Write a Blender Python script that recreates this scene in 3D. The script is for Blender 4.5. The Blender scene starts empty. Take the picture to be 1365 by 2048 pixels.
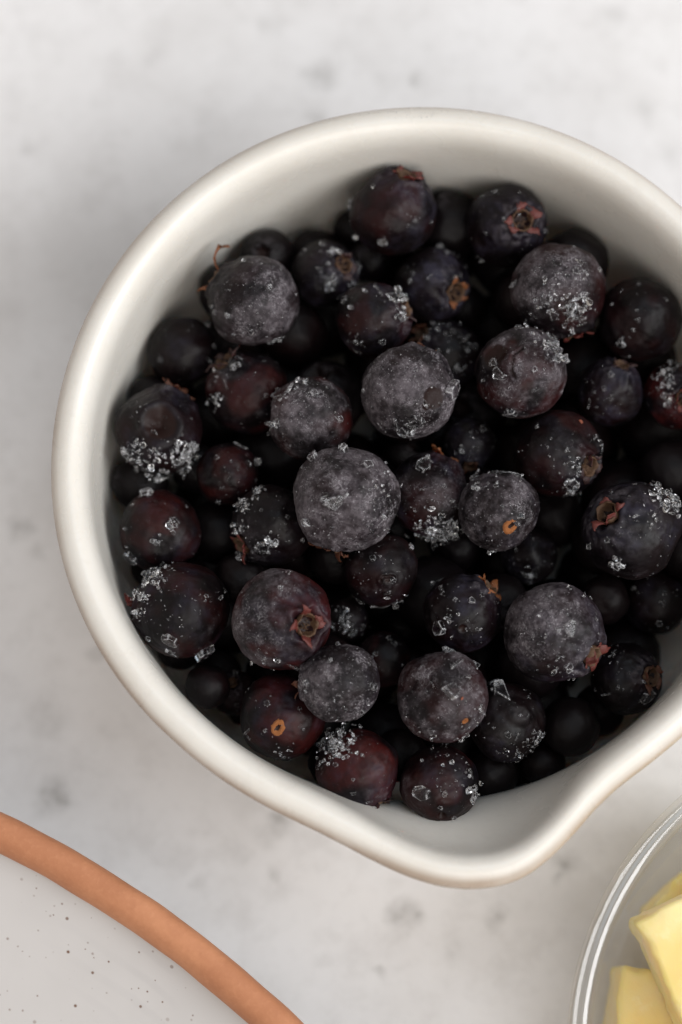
import bpy, bmesh, math, random
import numpy as np
from mathutils import Vector, Matrix, Quaternion, noise

# ------------------------------------------------------------------ camera, world, lamps, exposure
SC = bpy.context.scene
COL = SC.collection
H = 0.042                                   # height of the jug's rim above the tabletop (metres)
CAM = np.array([-0.0116685, -0.0893121, 0.4280621])
PITCH = math.radians(12.0)
LENS = 100.0
FPX = LENS / 36.0 * 2048.0

cam_data = bpy.data.cameras.new('camera')
cam_data.sensor_fit = 'VERTICAL'
cam_data.sensor_height = 36.0
cam_data.sensor_width = 24.0
cam_data.lens = LENS
cam_data.clip_start = 0.02
cam_data.clip_end = 20.0
cam_data.dof.use_dof = True
cam_data.dof.focus_distance = 0.397
cam_data.dof.aperture_fstop = 8.0
cam_data.dof.aperture_blades = 9
camera = bpy.data.objects.new('camera', cam_data)
camera.location = CAM
camera.rotation_euler = (PITCH, 0, 0)
COL.objects.link(camera)
SC.camera = camera

world = bpy.data.worlds.new('World')
SC.world = world
world.use_nodes = True
bg = world.node_tree.nodes['Background']
bg.inputs['Color'].default_value = (1.0, 0.925, 0.865, 1)
bg.inputs['Strength'].default_value = 0.43


def lamp(name, loc, target, size, size_y, power, color):
    d = bpy.data.lights.new(name, 'AREA')
    d.shape = 'RECTANGLE'
    d.size = size
    d.size_y = size_y
    d.energy = power
    d.color = color
    o = bpy.data.objects.new(name, d)
    o.location = loc
    o.rotation_euler = (Vector(target) - Vector(loc)).to_track_quat('-Z', 'Y').to_euler()
    COL.objects.link(o)
    return o


# a tall window to the right, a weak one behind the far side of the table, an added near-side fill to lift the lower table
lamp('window_light', (1.72, -0.36, 1.52), (0, 0, 0.03), 1.2, 1.6, 39.0, (0.965, 0.98, 1.0))
lamp('far_window_light', (0.30, 0.62, 1.95), (0.05, 0.1, 0.0), 1.2, 1.2, 4.0, (0.55, 0.78, 1.0))
lamp('near_fill_light', (0.55, -1.45, 1.75), (0.0, -0.1, 0.0), 1.5, 1.5, 19.0, (1.0, 0.955, 0.91))

vs = SC.view_settings
vs.view_transform = 'Standard'
vs.look = 'None'
vs.gamma = 1.0
vs.exposure = 0.12
vs.use_curve_mapping = False
SC.render.engine = 'CYCLES'
cy = SC.cycles
cy.use_denoising = True
try:
    cy.denoiser = 'OPENIMAGEDENOISE'
    cy.denoising_input_passes = 'RGB_ALBEDO_NORMAL'
    cy.denoising_prefilter = 'ACCURATE'
except Exception:
    pass
cy.max_bounces = 14
cy.transmission_bounces = 12
cy.transparent_max_bounces = 16
cy.sample_clamp_indirect = 15.0
cy.blur_glossy = 0.5

# ------------------------------------------------------------------ where things stand
CP, SP = math.cos(PITCH), math.sin(PITCH)


def ray(px, py):
    """direction of the sight line through a pixel of the 1365x2048 photograph, unit depth"""
    x, y = (px - 682.5) / FPX, -(py - 1024.0) / FPX
    return np.array([x, y * CP + SP, y * SP - CP])


def at(px, py, z):
    d = ray(px, py)
    return CAM + d * ((z - CAM[2]) / d[2])


# jug: inner wall radius by height below the rim (metres)
JUG_IN = [(2.0, 49.6), (1.75, 48.75), (.9, 47.8), (-.5, 47.15), (-2.5, 46.75), (-7, 46.35), (-13, 45.9),
          (-19, 45.6), (-24, 44.6), (-28, 42.4), (-31, 38.5), (-33.5, 30.0), (-35.2, 14.0), (-35.5, 0.0)]


def jug_inner(zrel):
    zs = [a for a, b in JUG_IN][::-1]
    rs = [b for a, b in JUG_IN][::-1]
    return float(np.interp(zrel * 1e3, zs, rs)) * 1e-3


# every berry one can pick out: pixel centre, radius, starting height of its centre below the rim (mm), look
# cal = calyx (pixel, or with a third number the part that faces away), fr = frost, rd = red, bl = bloom
# cl = ice crumbs (pixel, spread, count, size), sh = single ice shards (pixel, length, kind)
# dn = dents (pixel, angular size, depth), sc = stem scar, ck = crack
B = [
 dict(p=(692, 996), r=106, z=-2.5, cal=(655, 1098), cc=1, fr=.95, rd=.10, bl=.2, bump=1, cl=[(770, 980, 40, 46, 5), (765, 1060, 30, 16, 5)],
      sh=[(668, 1008, 44, 'plate'), (682, 1000, 40, 'needle'), (733, 930, 26, 'drop'), (686, 896, 26, 'drop'), (630, 918, 30, 'chunk'), (614, 1042, 22, 'chunk')],
      l='largest pale grey frosted berry on top of the heap, its calyx turned downward'),
 dict(p=(565, 1240), r=101, z=-4, cal=(618, 1247), cc=0, fr=.42, frd=(-.6, .2), rd=.75, bl=.5, cl=[(530, 1322, 36, 26, 6)], sh=[(585, 1330, 34, 'needle')],
      l='purple berry whose red star-shaped calyx faces straight up'),
 dict(p=(683, 1366), r=81, z=-4, cal=(602, 1362), cc=1, fr=1.0, rd=.05, bl=.3, cl=[(745, 1330, 16, 12, 4), (700, 1425, 40, 22, 4)],
      sh=[(676, 1288, 14, 'drop'), (749, 1312, 34, 'needle'), (748, 1372, 22, 'drop'), (617, 1362, 18, 'drop')],
      l='small grey frosted berry with brown calyx pointing at the red-starred berry'),
 dict(p=(817, 786), r=94, z=-4, cal=(862, 690), cc=1, fr=.9, rd=.1, bl=.2, wr=.5, cl=[(830, 862, 30, 26, 5), (756, 855, 18, 16, 5), (860, 820, 60, 30, 3)],
      sh=[(831, 846, 32, 'hex'), (806, 864, 26, 'plate'), (900, 782, 44, 'plate'), (728, 783, 14, 'chunk'), (850, 812, 16, 'drop'), (822, 868, 18, 'chunk'), (792, 852, 36, 'needle')],
      dn=[(850, 818, .09, .05), (870, 800, .3, .05)],
      l='round grey frosted berry with ice hexagon low on its side, curled calyx above'),
 dict(p=(1043, 746), r=92, z=-5, cal=None, fr=.62, rd=.45, bl=.2, ck=[(1042, 700), (1022, 716), (1018, 748), (1026, 762)], dn=[(985, 712, .32, .13)],
      cl=[(1095, 690, 30, 50, 8), (1115, 715, 20, 26, 8), (1040, 655, 12, 14, 6), (1010, 825, 16, 10, 6)],
      sh=[(978, 728, 22, 'drop'), (992, 752, 32, 'plate'), (1063, 743, 16, 'chunk'), (1112, 706, 34, 'hex'), (1098, 692, 26, 'plate'), (1020, 828, 30, 'hex'), (1038, 735, 14, 'needle')],
      l='cracked reddish berry with a split across its skin and ice crust at its edge'),
 dict(p=(1116, 580), r=95, z=-6, cal=(1150, 672), cc=0, fr=.55, frd=(-.3, .5), rd=.3, bl=.1, cl=[(1100, 610, 34, 60, 7), (1145, 620, 28, 60, 8), (1150, 655, 26, 40, 7), (1155, 545, 22, 26, 5), (1120, 560, 60, 60, 3)],
      sh=[(1145, 625, 46, 'plate'), (1160, 598, 24, 'chunk'), (1086, 604, 26, 'hex'), (1104, 634, 28, 'plate'), (1026, 570, 18, 'drop'), (1150, 640, 52, 'needle'), (1146, 548, 16, 'hex')],
      l='dull frosted berry with the heaviest crust of clear ice across its lower side'),
 dict(p=(1107, 1266), r=101, z=-5, cal=(1186, 1312), cc=0, fr=.48, frd=(-.3, .5), rd=.12, bl=.5, cl=[(1175, 1180, 20, 16, 5), (1070, 1250, 60, 44, 3), (1120, 1345, 40, 24, 5)],
      sh=[(1132, 1252, 34, 'plate'), (1108, 1255, 18, 'drop'), (1128, 1226, 10, 'chunk'), (1132, 1332, 26, 'chunk'), (1063, 1265, 16, 'needle'), (1112, 1308, 22, 'needle'), (1188, 1236, 12, 'drop')],
      l='big speckled dark berry with an open red and orange calyx on its lower side'),
 dict(p=(508, 604), r=94, z=-7, cal=(424, 556), cc=2, fr=.5, frd=(.35, -.1), rd=.12, bl=.15, cl=[(565, 690, 26, 26, 5), (530, 640, 70, 40, 2.6)],
      sh=[(541, 581, 16, 'chunk'), (461, 636, 16, 'needle'), (458, 636, 14, 'drop'), (424, 617, 10, 'chunk'), (470, 671, 8, 'chunk'), (562, 543, 8, 'drop')],
      l='grey-black berry with a long curled sepal hooking out beside the white jug wall'),
 dict(p=(885, 1391), r=92, z=-5, cal=None, fr=.66, rd=.35, bl=.1, sc2=(930, 1440), cl=[(958, 1420, 26, 40, 6), (955, 1320, 16, 12, 5), (900, 1292, 14, 14, 7), (850, 1475, 24, 18, 5), (930, 1478, 24, 24, 6)],
      sh=[(911, 1325, 38, 'needle'), (900, 1375, 40, 'plate'), (936, 1350, 12, 'drop'), (900, 1288, 26, 'chunk'), (922, 1391, 12, 'fleck'), (955, 1325, 20, 'plate')], dn=[(930, 1440, .14, .06)],
      l='frosted berry carrying one upright and one sickle-shaped ice sliver'),
 dict(p=(317, 862), r=88, z=-11, cal=(352, 778), cc=1, fr=.12, rd=.1, bl=.35, dn=[(326, 848, .42, .30)], cl=[(370, 905, 30, 70, 8), (310, 930, 50, 70, 8), (265, 900, 26, 40, 7), (370, 945, 20, 30, 6)],
      sh=[(372, 912, 40, 'needle'), (385, 890, 24, 'chunk'), (262, 918, 30, 'plate'), (365, 920, 26, 'drop')],
      l='berry with a deep round hollow and ice grit below it, against the jug wall'),
 dict(p=(361, 1222), r=97, z=-9.5, cal=(262, 1215), cc=0, fr=.14, rd=.3, bl=.4, cl=[(300, 1155, 24, 90, 8), (282, 1195, 16, 50, 7), (278, 1225, 16, 40, 6), (330, 1128, 22, 24, 5), (330, 1220, 60, 26, 4), (425, 1190, 30, 16, 4)],
      sh=[(341, 1278, 36, 'hex'), (343, 1304, 44, 'needle'), (405, 1306, 46, 'plate'), (405, 1316, 22, 'chunk'), (440, 1196, 12, 'chunk')],
      l='dark berry with three clear ice flakes and white crust, against the jug wall'),
 dict(p=(1263, 1060), r=99, z=-6, cal=(1206, 1024), cc=0, fr=.22, rd=.05, bl=.55, wr=.5, cl=[(1310, 985, 30, 56, 8), (1340, 1010, 24, 50, 8), (1290, 1030, 40, 50, 4), (1228, 1126, 14, 16, 7)],
      sh=[(1176, 1094, 20, 'chunk'), (1229, 1127, 28, 'chunk'), (1318, 1008, 16, 'drop')],
      l='blue-black berry with a sunken wrinkled calyx and a rope of ice over its edge'),
 dict(p=(998, 1021), r=81, z=-6, cal=None, fr=.72, rd=.05, bl=.45, wr=1.0, sc=(1017, 1052), cl=[(950, 955, 22, 40, 6), (1000, 935, 24, 30, 6), (985, 1105, 26, 22, 5), (1035, 950, 14, 14, 5)],
      sh=[(945, 945, 34, 'needle'), (1035, 950, 26, 'needle'), (985, 1110, 18, 'chunk'), (990, 930, 20, 'needle')],
      l='wrinkled frosted berry with a bright orange stem scar'),
 dict(p=(620, 836), r=86, z=-7, cal=None, fr=.62, frd=(-.35, .35), rd=.6, bl=.05, cl=[(560, 790, 26, 44, 6), (545, 850, 16, 30, 6), (600, 768, 30, 22, 5), (640, 800, 50, 40, 3)],
      sh=[(541, 848, 40, 'needle'), (574, 786, 46, 'needle'), (627, 789, 20, 'drop'), (680, 840, 20, 'drop')],
      l='half-frosted berry with a wine-red flank beside the largest frosted berry'),
 dict(p=(857, 990), r=84, z=-8, cal=(892, 912), cc=2, fr=.38, rd=.3, bl=.5, cl=[(880, 1065, 34, 120, 9), (850, 1052, 26, 50, 7), (905, 1050, 14, 30, 7), (850, 920, 18, 12, 6), (850, 980, 50, 40, 3)],
      sh=[(846, 930, 34, 'hex'), (900, 1002, 10, 'chunk'), (880, 1085, 36, 'plate'), (896, 1042, 24, 'chunk')],
      l='berry with a bright orange calyx above and a beard of ice below'),
 dict(p=(555, 1450), r=88, z=-8, cal=None, fr=.04, rd=.62, bl=.35, sc=(548, 1466), cl=[(560, 1525, 24, 16, 4)], sh=[(484, 1476, 24, 'needle'), (600, 1470, 8, 'drop')],
      l='smooth maroon berry with a brown ringed stem scar in its middle'),
 dict(p=(717, 1537), r=83, z=-10, cal=(752, 1612), cc=3, fr=.05, rd=.8, bl=.4, cl=[(676, 1478, 30, 150, 7), (660, 1500, 24, 60, 7), (705, 1468, 26, 30, 5), (640, 1530, 10, 10, 5)],
      sh=[(725, 1503, 10, 'drop'), (706, 1551, 10, 'drop'), (692, 1508, 14, 'drop')],
      l='maroon berry topped with a fluffy patch of white ice near the pouring lip'),
 dict(p=(879, 1569), r=79, z=-10, cal=None, fr=.2, rd=.35, bl=.3, wr=.5, dn=[(882, 1625, .12, .12), (860, 1585, .3, -.05)], cl=[(945, 1580, 14, 22, 7), (930, 1540, 22, 18, 5), (880, 1500, 30, 20, 5), (890, 1560, 50, 24, 3)],
      sh=[(843, 1578, 34, 'hex'), (944, 1583, 32, 'chunk'), (943, 1545, 28, 'needle'), (820, 1632, 8, 'drop')],
      l='lowest berry touching the pouring lip, with a dark hole and clear ice hexagon'),
 dict(p=(1013, 1443), r=80, z=-9, cal=None, fr=.14, rd=.05, bl=.45, wr=.5, dn=[(1038, 1420, .4, -.09)], cl=[(1075, 1470, 14, 30, 6), (1030, 1515, 36, 40, 5), (1060, 1490, 30, 26, 5), (992, 1365, 16, 16, 6)],
      sh=[(1030, 1470, 22, 'needle'), (1080, 1470, 26, 'needle'), (1000, 1380, 40, 'plate'), (990, 1352, 22, 'chunk'), (1066, 1462, 16, 'drop')],
      l='blue-black berry with a shiny bump on top, lying by the spout\'s dark hollow'),
 dict(p=(925, 1228), r=80, z=-8, cal=(980, 1172), cc=2, fr=.15, rd=.1, bl=.6, dn=[(922, 1254, .1, .05)], cl=[(890, 1225, 16, 16, 4), (935, 1250, 40, 26, 4)],
      sh=[(875, 1255, 34, 'hex'), (907, 1197, 14, 'chunk'), (940, 1198, 20, 'chunk'), (866, 1150, 42, 'needle')],
      l='bluish dark berry with frayed golden calyx, one hexagonal ice ring on its side'),
 dict(p=(762, 1140), r=74, z=-8, cal=None, fr=.2, rd=.15, bl=.2, wr=.2, sc3=(775, 1158), cl=[(788, 1200, 20, 20, 5), (760, 1120, 40, 16, 2.5)],
      sh=[(819, 1096, 18, 'drop'), (760, 1215, 36, 'needle'), (760, 1110, 8, 'drop')], dn=[(775, 1160, .28, -.04)],
      l='plain dark berry with a pale puckered navel, tucked under the largest frosted berry'),
 dict(p=(747, 640), r=77, z=-8, cal=(815, 618), cc=3, fr=.14, rd=.3, bl=.35, dn=[(796, 640, .16, -.07)], cl=[(795, 605, 16, 46, 7), (800, 630, 16, 40, 7), (715, 695, 22, 20, 5)],
      sh=[(690, 603, 20, 'hex'), (757, 585, 30, 'needle'), (784, 598, 22, 'plate'), (730, 588, 12, 'drop'), (796, 640, 20, 'drop')],
      l='glossy dark berry with a blue-white glint and ice grit round its calyx'),
 dict(p=(786, 425), r=87, z=-9, cal=(812, 352), cc=0, fr=.05, rd=.3, bl=.45, cl=[(690, 410, 10, 26, 6), (692, 445, 8, 20, 5), (704, 478, 10, 20, 5), (825, 445, 20, 12, 3)],
      sh=[(764, 491, 20, 'hex'), (829, 449, 12, 'chunk'), (689, 400, 18, 'drop'), (814, 436, 6, 'drop')],
      l='smooth berry with a rust-red crown touching the jug\'s back wall'),
 dict(p=(1116, 908), r=88, z=-9, cal=(1178, 935), cc=3, fr=.12, rd=.25, bl=.2, cl=[(1145, 935, 20, 40, 6), (1140, 985, 24, 40, 7), (1195, 880, 10, 12, 5), (1100, 900, 60, 20, 3)],
      sh=[(1140, 968, 34, 'plate'), (1195, 900, 22, 'needle'), (1160, 842, 14, 'fleck')],
      l='dark matt berry with an ice-filled brown hollow near the sunken-calyx berry'),
 dict(p=(496, 786), r=85, z=-10, cal=(450, 722), cc=3, fr=.1, rd=.45, bl=.1, cl=[(432, 800, 16, 40, 5), (440, 760, 16, 14, 4)], sh=[(474, 728, 34, 'hex'), (470, 738, 20, 'drop'), (455, 772, 22, 'needle'), (565, 715, 12, 'drop')],
      l='brown-black berry with a ring of clear ice, under the hooked-sepal berry'),
 dict(p=(545, 1050), r=82, z=-10, cal=(482, 1092), cc=0, fr=.06, rd=.05, bl=.15, cl=[(490, 1010, 20, 50, 6), (478, 1060, 14, 46, 6), (482, 1110, 14, 50, 6), (535, 1088, 26, 40, 6), (515, 985, 16, 26, 6)],
      sh=[(514, 988, 34, 'needle'), (530, 1090, 36, 'plate'), (524, 978, 20, 'needle'), (605, 1080, 14, 'drop')],
      l='near-black berry with ice beads round its red calyx, half under the largest frosted berry'),
 dict(p=(322, 1062), r=82, z=-13, cal=None, fr=.06, rd=.5, bl=.3, cl=[(350, 1048, 20, 10, 6), (320, 1085, 20, 10, 6)], sh=[(297, 990, 34, 'chunk'), (351, 1046, 28, 'hex'), (266, 1114, 34, 'hex'), (316, 1085, 20, 'drop'), (350, 1063, 14, 'drop')],
      l='smooth brownish berry against the jug wall, a few loose flakes on it'),
 dict(p=(1020, 440), r=82, z=-10.5, cal=(1046, 436), cc=0, fr=.03, rd=.05, bl=.55, cl=[(1040, 418, 10, 12, 4), (952, 522, 8, 8, 6)], sh=[(1042, 420, 10, 'drop')],
      l='blue-black berry in the back wall\'s shadow, showing a red star calyx'),
 dict(p=(456, 948), r=63, z=-12, cal=None, fr=.06, rd=.4, bl=.15, cl=[(510, 920, 16, 22, 6), (490, 895, 16, 8, 5)], sh=[(437, 1003, 20, 'chunk'), (521, 922, 14, 'drop'), (480, 892, 26, 'needle')],
      l='small dim berry with a reddish lower edge beside the hollowed berry'),
 dict(p=(1219, 785), r=68, z=-13, cal=(1240, 730), cc=3, fr=.08, rd=.1, bl=.65, cl=[(1200, 790, 40, 20, 3)], sh=[(1217, 754, 16, 'chunk'), (1176, 810, 18, 'needle')],
      l='small blue-bloomed berry with a single white ice bead on top'),
 dict(p=(1352, 792), r=66, z=-13, cal=(1362, 800), cc=0, fr=.1, rd=.8, bl=.2, cl=[(1325, 760, 22, 40, 6), (1330, 800, 14, 26, 6), (1345, 730, 16, 20, 6)], sh=[(1325, 770, 22, 'drop')],
      l='dark red berry with torn glossy calyx and ice grit, past the blue-bloomed berry'),
 dict(p=(650, 548), r=68, z=-14, cal=(690, 532), cc=3, fr=.12, rd=.05, bl=.5, cl=[(668, 505, 12, 24, 6), (715, 535, 12, 24, 6), (660, 570, 16, 24, 6), (655, 580, 12, 14, 6)], sh=[(668, 502, 20, 'chunk'), (700, 572, 24, 'drop')],
      l='sunken berry whose calyx is a ring of ice, beside the hooked-sepal berry'),
 dict(p=(866, 570), r=76, z=-14, cal=(912, 590), cc=2, fr=.1, rd=.05, bl=.7, cl=[(905, 500, 30, 20, 5)], sh=[(857, 560, 14, 'needle'), (878, 496, 24, 'chunk'), (907, 560, 14, 'drop'), (958, 520, 14, 'drop')],
      l='shaded blue-bloomed berry with a brown calyx, beside the rust-crowned berry'),
 dict(p=(1252, 1358), r=72, z=-14, cal=(1300, 1350), cc=1, fr=.05, rd=.1, bl=.3, cl=[(1225, 1300, 16, 18, 5)], sh=[(1290, 1390, 34, 'hex'), (1230, 1370, 12, 'drop'), (1210, 1385, 22, 'needle')],
      l='dim berry with a long ice flake, shaded by the wall near the spout'),
 dict(p=(1302, 622), r=84, z=-11, cal=None, fr=.04, rd=.15, bl=.1, cl=[], sh=[(1258, 672, 26, 'chunk'), (1272, 697, 22, 'needle'), (1287, 610, 8, 'drop')],
      l='large unlit black berry next to the heavily iced one'),
 dict(p=(938, 888), r=56, z=-16, cal=(938, 935), cc=1, fr=.2, rd=.0, bl=.5, cl=[(925, 905, 14, 14, 5), (950, 880, 20, 12, 3)], sh=[(922, 903, 14, 'chunk')],
      l='little grey-blue berry wedged behind the orange-crowned one'),
 dict(p=(1058, 1112), r=58, z=-17, cal=None, fr=.2, rd=.0, bl=.4, cl=[(1055, 1155, 18, 20, 6)], sh=[(1050, 1155, 22, 'drop')],
      l='small dim berry under the orange-scarred wrinkled one'),
 dict(p=(893, 708), r=72, z=-17, cal=(842, 668), cc=1, fr=.05, rd=.05, bl=.3, cl=[(890, 665, 40, 60, 5), (930, 690, 16, 30, 5), (915, 745, 16, 20, 5)], sh=[(912, 742, 16, 'drop')],
      l='dark icy berry in the gap between cracked berry and the ice-hexagon berry'),
 dict(p=(360, 700), r=70, z=-16, cal=None, fr=.0, rd=.05, bl=.25, cl=[(405, 640, 10, 8, 6)], sh=[(408, 646, 18, 'drop'), (375, 660, 6, 'drop')],
      l='clean blurred berry deep against the jug wall, beside the hollowed berry'),
 dict(p=(1312, 1204), r=66, z=-18, cal=None, fr=.02, rd=.05, bl=.3, cl=[], sh=[(1262, 1175, 14, 'drop')],
      l='plain dim berry deep below the ice-roped berry'),
 dict(p=(766, 1318), r=56, z=-17, cal=None, fr=.03, rd=.3, bl=.1, cl=[], sh=[],
      l='deep maroon-grey berry glimpsed behind the small frosted berry with brown calyx'),
 dict(p=(690, 1240), r=48, z=-18, cal=None, fr=.05, rd=.05, bl=.2, cl=[(685, 1235, 30, 50, 6), (700, 1255, 20, 30, 6)], sh=[(684, 1236, 14, 'chunk')],
      l='deep berry scattered with ice beads beside the red-starred berry'),
 dict(p=(470, 1385), r=46, z=-19, cal=(466, 1362), cc=3, fr=.0, rd=.3, bl=.1, cl=[], sh=[],
      l='deep small berry in the gap beside the maroon scarred berry'),
 dict(p=(740, 522), r=44, z=-20, cal=None, fr=.0, rd=.05, bl=.5, cl=[], sh=[],
      l='deep berry with a pale glint beside the rust-crowned berry'),
]


def place_berries():
    done = []
    for b in B:
        d = ray(*b['p'])
        z = H + (b['z'] - 1.0) * 1e-3
        t = (z - CAM[2]) / d[2]
        for _ in range(400):
            c = CAM + d * t
            R = b['r'] / FPX * t
            # keep it inside the jug: slide inwards where it would enter the wall
            rmax = min(jug_inner(c[2] - H + s * R * 0.5) for s in (-1, 0)) - R * 0.985
            rho = math.hypot(c[0], c[1])
            b['slide'] = 0
            spout = -105 < math.degrees(math.atan2(c[1], c[0])) < -64
            if rho > rmax and not spout:
                b['slide'] = rho - rmax
                c = np.array([c[0] * rmax / rho, c[1] * rmax / rho, c[2]])
            if all(np.linalg.norm(c - o['c']) >= 0.955 * (R + o['R']) for o in done):
                break
            t += 0.0002
        b['c'], b['R'], b['t'] = c, R, t
        done.append(b)
    return done


def place_fillers(heroes, n_try=130000, seed=5):
    rng = np.random.default_rng(seed)
    C0 = np.array([h['c'] for h in heroes])
    R0 = np.array([h['R'] for h in heroes])
    cam = CAM
    V0 = C0 - cam
    D0 = np.linalg.norm(V0, axis=1)
    U0 = V0 / D0[:, None]
    A0 = R0 / D0
    C, R = list(C0), list(R0)
    out = []
    sizes = [(.0056, .0064), (.0052, .0060), (.0047, .0054), (.0042, .0048), (.0036, .0042), (.0028, .0035)]
    for layer, (ra, rb) in enumerate(sizes):
        for _ in range(n_try // 6):
            r = rng.uniform(ra, rb)
            zr = rng.uniform(-0.032, -0.0135) if layer < 2 else rng.uniform(-0.032, -0.016 if layer < 5 else -0.021)
            a = rng.uniform(0, 2 * math.pi)
            lim = jug_inner(zr - 0.5 * r) - r * 0.98
            if lim <= 0:
                continue
            rho = lim * (math.sqrt(rng.uniform()) if rng.uniform() < .65 else 1.0)
            c = np.array([rho * math.cos(a), rho * math.sin(a), H + zr])
            if zr - r < -0.0352:
                continue
            CA = np.array(C)
            if (np.linalg.norm(CA - c, axis=1) < 0.93 * (np.array(R) + r)).any():
                continue
            v = c - cam
            dd = np.linalg.norm(v)
            u = v / dd
            ang = np.arccos(np.clip(U0 @ u, -1, 1))
            near = ang < 0.82 * (A0 + r / dd)
            if (near & (dd < D0 + 0.15 * (R0 + r))).any():
                continue
            # sight line: stays low where the photograph shows only dark gaps
            k = FPX / (v[1] * SP - v[2] * CP)
            px = 682.5 + v[0] * k
            if px < 1365 + 90 and zr > -0.0120 - 0.002 * (rho < lim - 0.008):
                continue
            C.append(c)
            R.append(r)
            out.append((c, r))
    return out


# berries sunk along the wall, only dark shapes in the photograph: pixel, radius, height
SUNK = [(1185, 470, 70, -14), (905, 405, 70, -15), (610, 470, 60, -16), (440, 570, 60, -17), (265, 965, 58, -17), (262, 1140, 58, -17), (385, 1402, 46, -13), (302, 1332, 46, -14), (452, 1458, 40, -13), (335, 1350, 62, -17),
        (1142, 1452, 60, -14), (1216, 1440, 52, -17), (1085, 1525, 46, -15), (1345, 1290, 68, -17), (1340, 545, 66, -16), (1345, 945, 70, -16), (1040, 1535, 58, -18), (985, 1545, 56, -17), (1440, 700, 80, -13),
        (1450, 1000, 86, -12), (1440, 1180, 80, -13), (660, 1540, 50, -17), (800, 1510, 56, -18), (1400, 1370, 66, -15)]
N_SEEN = len(B)
for px_, py_, r_, z_ in SUNK:
    B.append(dict(p=(px_, py_), r=r_, z=z_, cal=None, fr=.0, rd=.1, bl=.1, sunk=True))
HERO = place_berries()
HERO = HERO[:N_SEEN] + [b for b in HERO[N_SEEN:] if b['slide'] < .0068]
FILL = place_fillers(HERO)
FILL += [(b['c'], b['R']) for b in HERO[N_SEEN:]]
HERO = HERO[:N_SEEN]

# ------------------------------------------------------------------ helpers
def obj(name, me, mat=None, parent=None, loc=None, rot=None):
    o = bpy.data.objects.new(name, me)
    if mat is not None and me is not None and not me.materials:
        me.materials.append(mat)
    COL.objects.link(o)
    if parent is not None:
        o.parent = parent
    if loc is not None:
        o.location = loc
    if rot is not None:
        o.rotation_mode = 'QUATERNION'
        o.rotation_quaternion = rot
    return o


def tag(o, label=None, cat=None, group=None, kind=None):
    for k, v in (('label', label), ('category', cat), ('group', group), ('kind', kind)):
        if v:
            o[k] = v
    return o


def mesh_from(name, verts, faces, smooth=True):
    me = bpy.data.meshes.new(name)
    me.from_pydata([tuple(v) for v in verts], [], [tuple(f) for f in faces])
    me.update()
    if smooth:
        me.polygons.foreach_set('use_smooth', [True] * len(me.polygons))
    return me


def spline(pts, n):
    """Catmull-Rom resampling of a profile, spaced by chord length"""
    P = np.array(pts, float)
    d = np.r_[0, np.cumsum(np.linalg.norm(np.diff(P, axis=0), axis=1) ** 0.5)]
    t = np.linspace(0, d[-1], n)
    out = []
    m = np.zeros_like(P)
    m[1:-1] = (P[2:] - P[:-2]) / (d[2:] - d[:-2])[:, None]
    m[0] = (P[1] - P[0]) / (d[1] - d[0])
    m[-1] = (P[-1] - P[-2]) / (d[-1] - d[-2])
    for x in t:
        i = min(max(np.searchsorted(d, x) - 1, 0), len(d) - 2)
        h = d[i + 1] - d[i]
        s = (x - d[i]) / h
        out.append((2 * s**3 - 3 * s**2 + 1) * P[i] + (s**3 - 2 * s**2 + s) * h * m[i]
                   + (-2 * s**3 + 3 * s**2) * P[i + 1] + (s**3 - s**2) * h * m[i + 1])
    return np.array(out)


def lathe(name, prof, n=160, closed=False, wobble=None):
    """revolve (r, z) points; ends with r = 0 become poles"""
    verts, faces, rings = [], [], []
    for j, (r, z) in enumerate(prof):
        if r < 1e-7:
            rings.append([len(verts)])
            verts.append((0, 0, z))
        else:
            row = []
            for i in range(n):
                a = 2 * math.pi * i / n
                rr, zz = (r, z) if wobble is None else wobble(r, z, a, j)
                row.append(len(verts))
                verts.append((rr * math.cos(a), rr * math.sin(a), zz))
            rings.append(row)
    pairs = list(zip(rings[:-1], rings[1:]))
    if closed:
        pairs.append((rings[-1], rings[0]))
    for a, b in pairs:
        for i in range(n):
            k = (i + 1) % n
            if len(a) == 1:
                faces.append((a[0], b[k], b[i]))
            elif len(b) == 1:
                faces.append((a[i], a[k], b[0]))
            else:
                faces.append((a[i], a[k], b[k], b[i]))
    return mesh_from(name, verts, faces)


def fix_normals(me):
    bm = bmesh.new()
    bm.from_mesh(me)
    bmesh.ops.recalc_face_normals(bm, faces=bm.faces)
    bm.to_mesh(me)
    bm.free()
    return me


def vnoise(P, seed=0):
    """smooth value noise in -1..1 for an (n,3) array"""
    P = np.asarray(P, float) + seed * 17.31
    I = np.floor(P).astype(np.int64)
    F = P - I
    F = F * F * F * (F * (F * 6 - 15) + 10)
    r = np.zeros(len(P))
    for dx in (0, 1):
        for dy in (0, 1):
            for dz in (0, 1):
                h = (I[:, 0] + dx) * 374761393 + (I[:, 1] + dy) * 668265263 + (I[:, 2] + dz) * 2147483647 + seed * 1013904223
                h = (h ^ (h >> 13)) * 1274126177
                h = (h ^ (h >> 16)) & 0xffff
                w = (F[:, 0] if dx else 1 - F[:, 0]) * (F[:, 1] if dy else 1 - F[:, 1]) * (F[:, 2] if dz else 1 - F[:, 2])
                r += w * (h / 32767.5 - 1)
    return r


def fbm(P, octaves=3, seed=0):
    s, a, tot = 0, 1.0, 0
    for k in range(octaves):
        s = s + a * vnoise(P * 2.03**k, seed + 31 * k)
        tot += a
        a *= 0.5
    return s / tot


def sstep(a, b, x):
    t = np.clip((x - a) / (b - a), 0, 1)
    return t * t * (3 - 2 * t)


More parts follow.
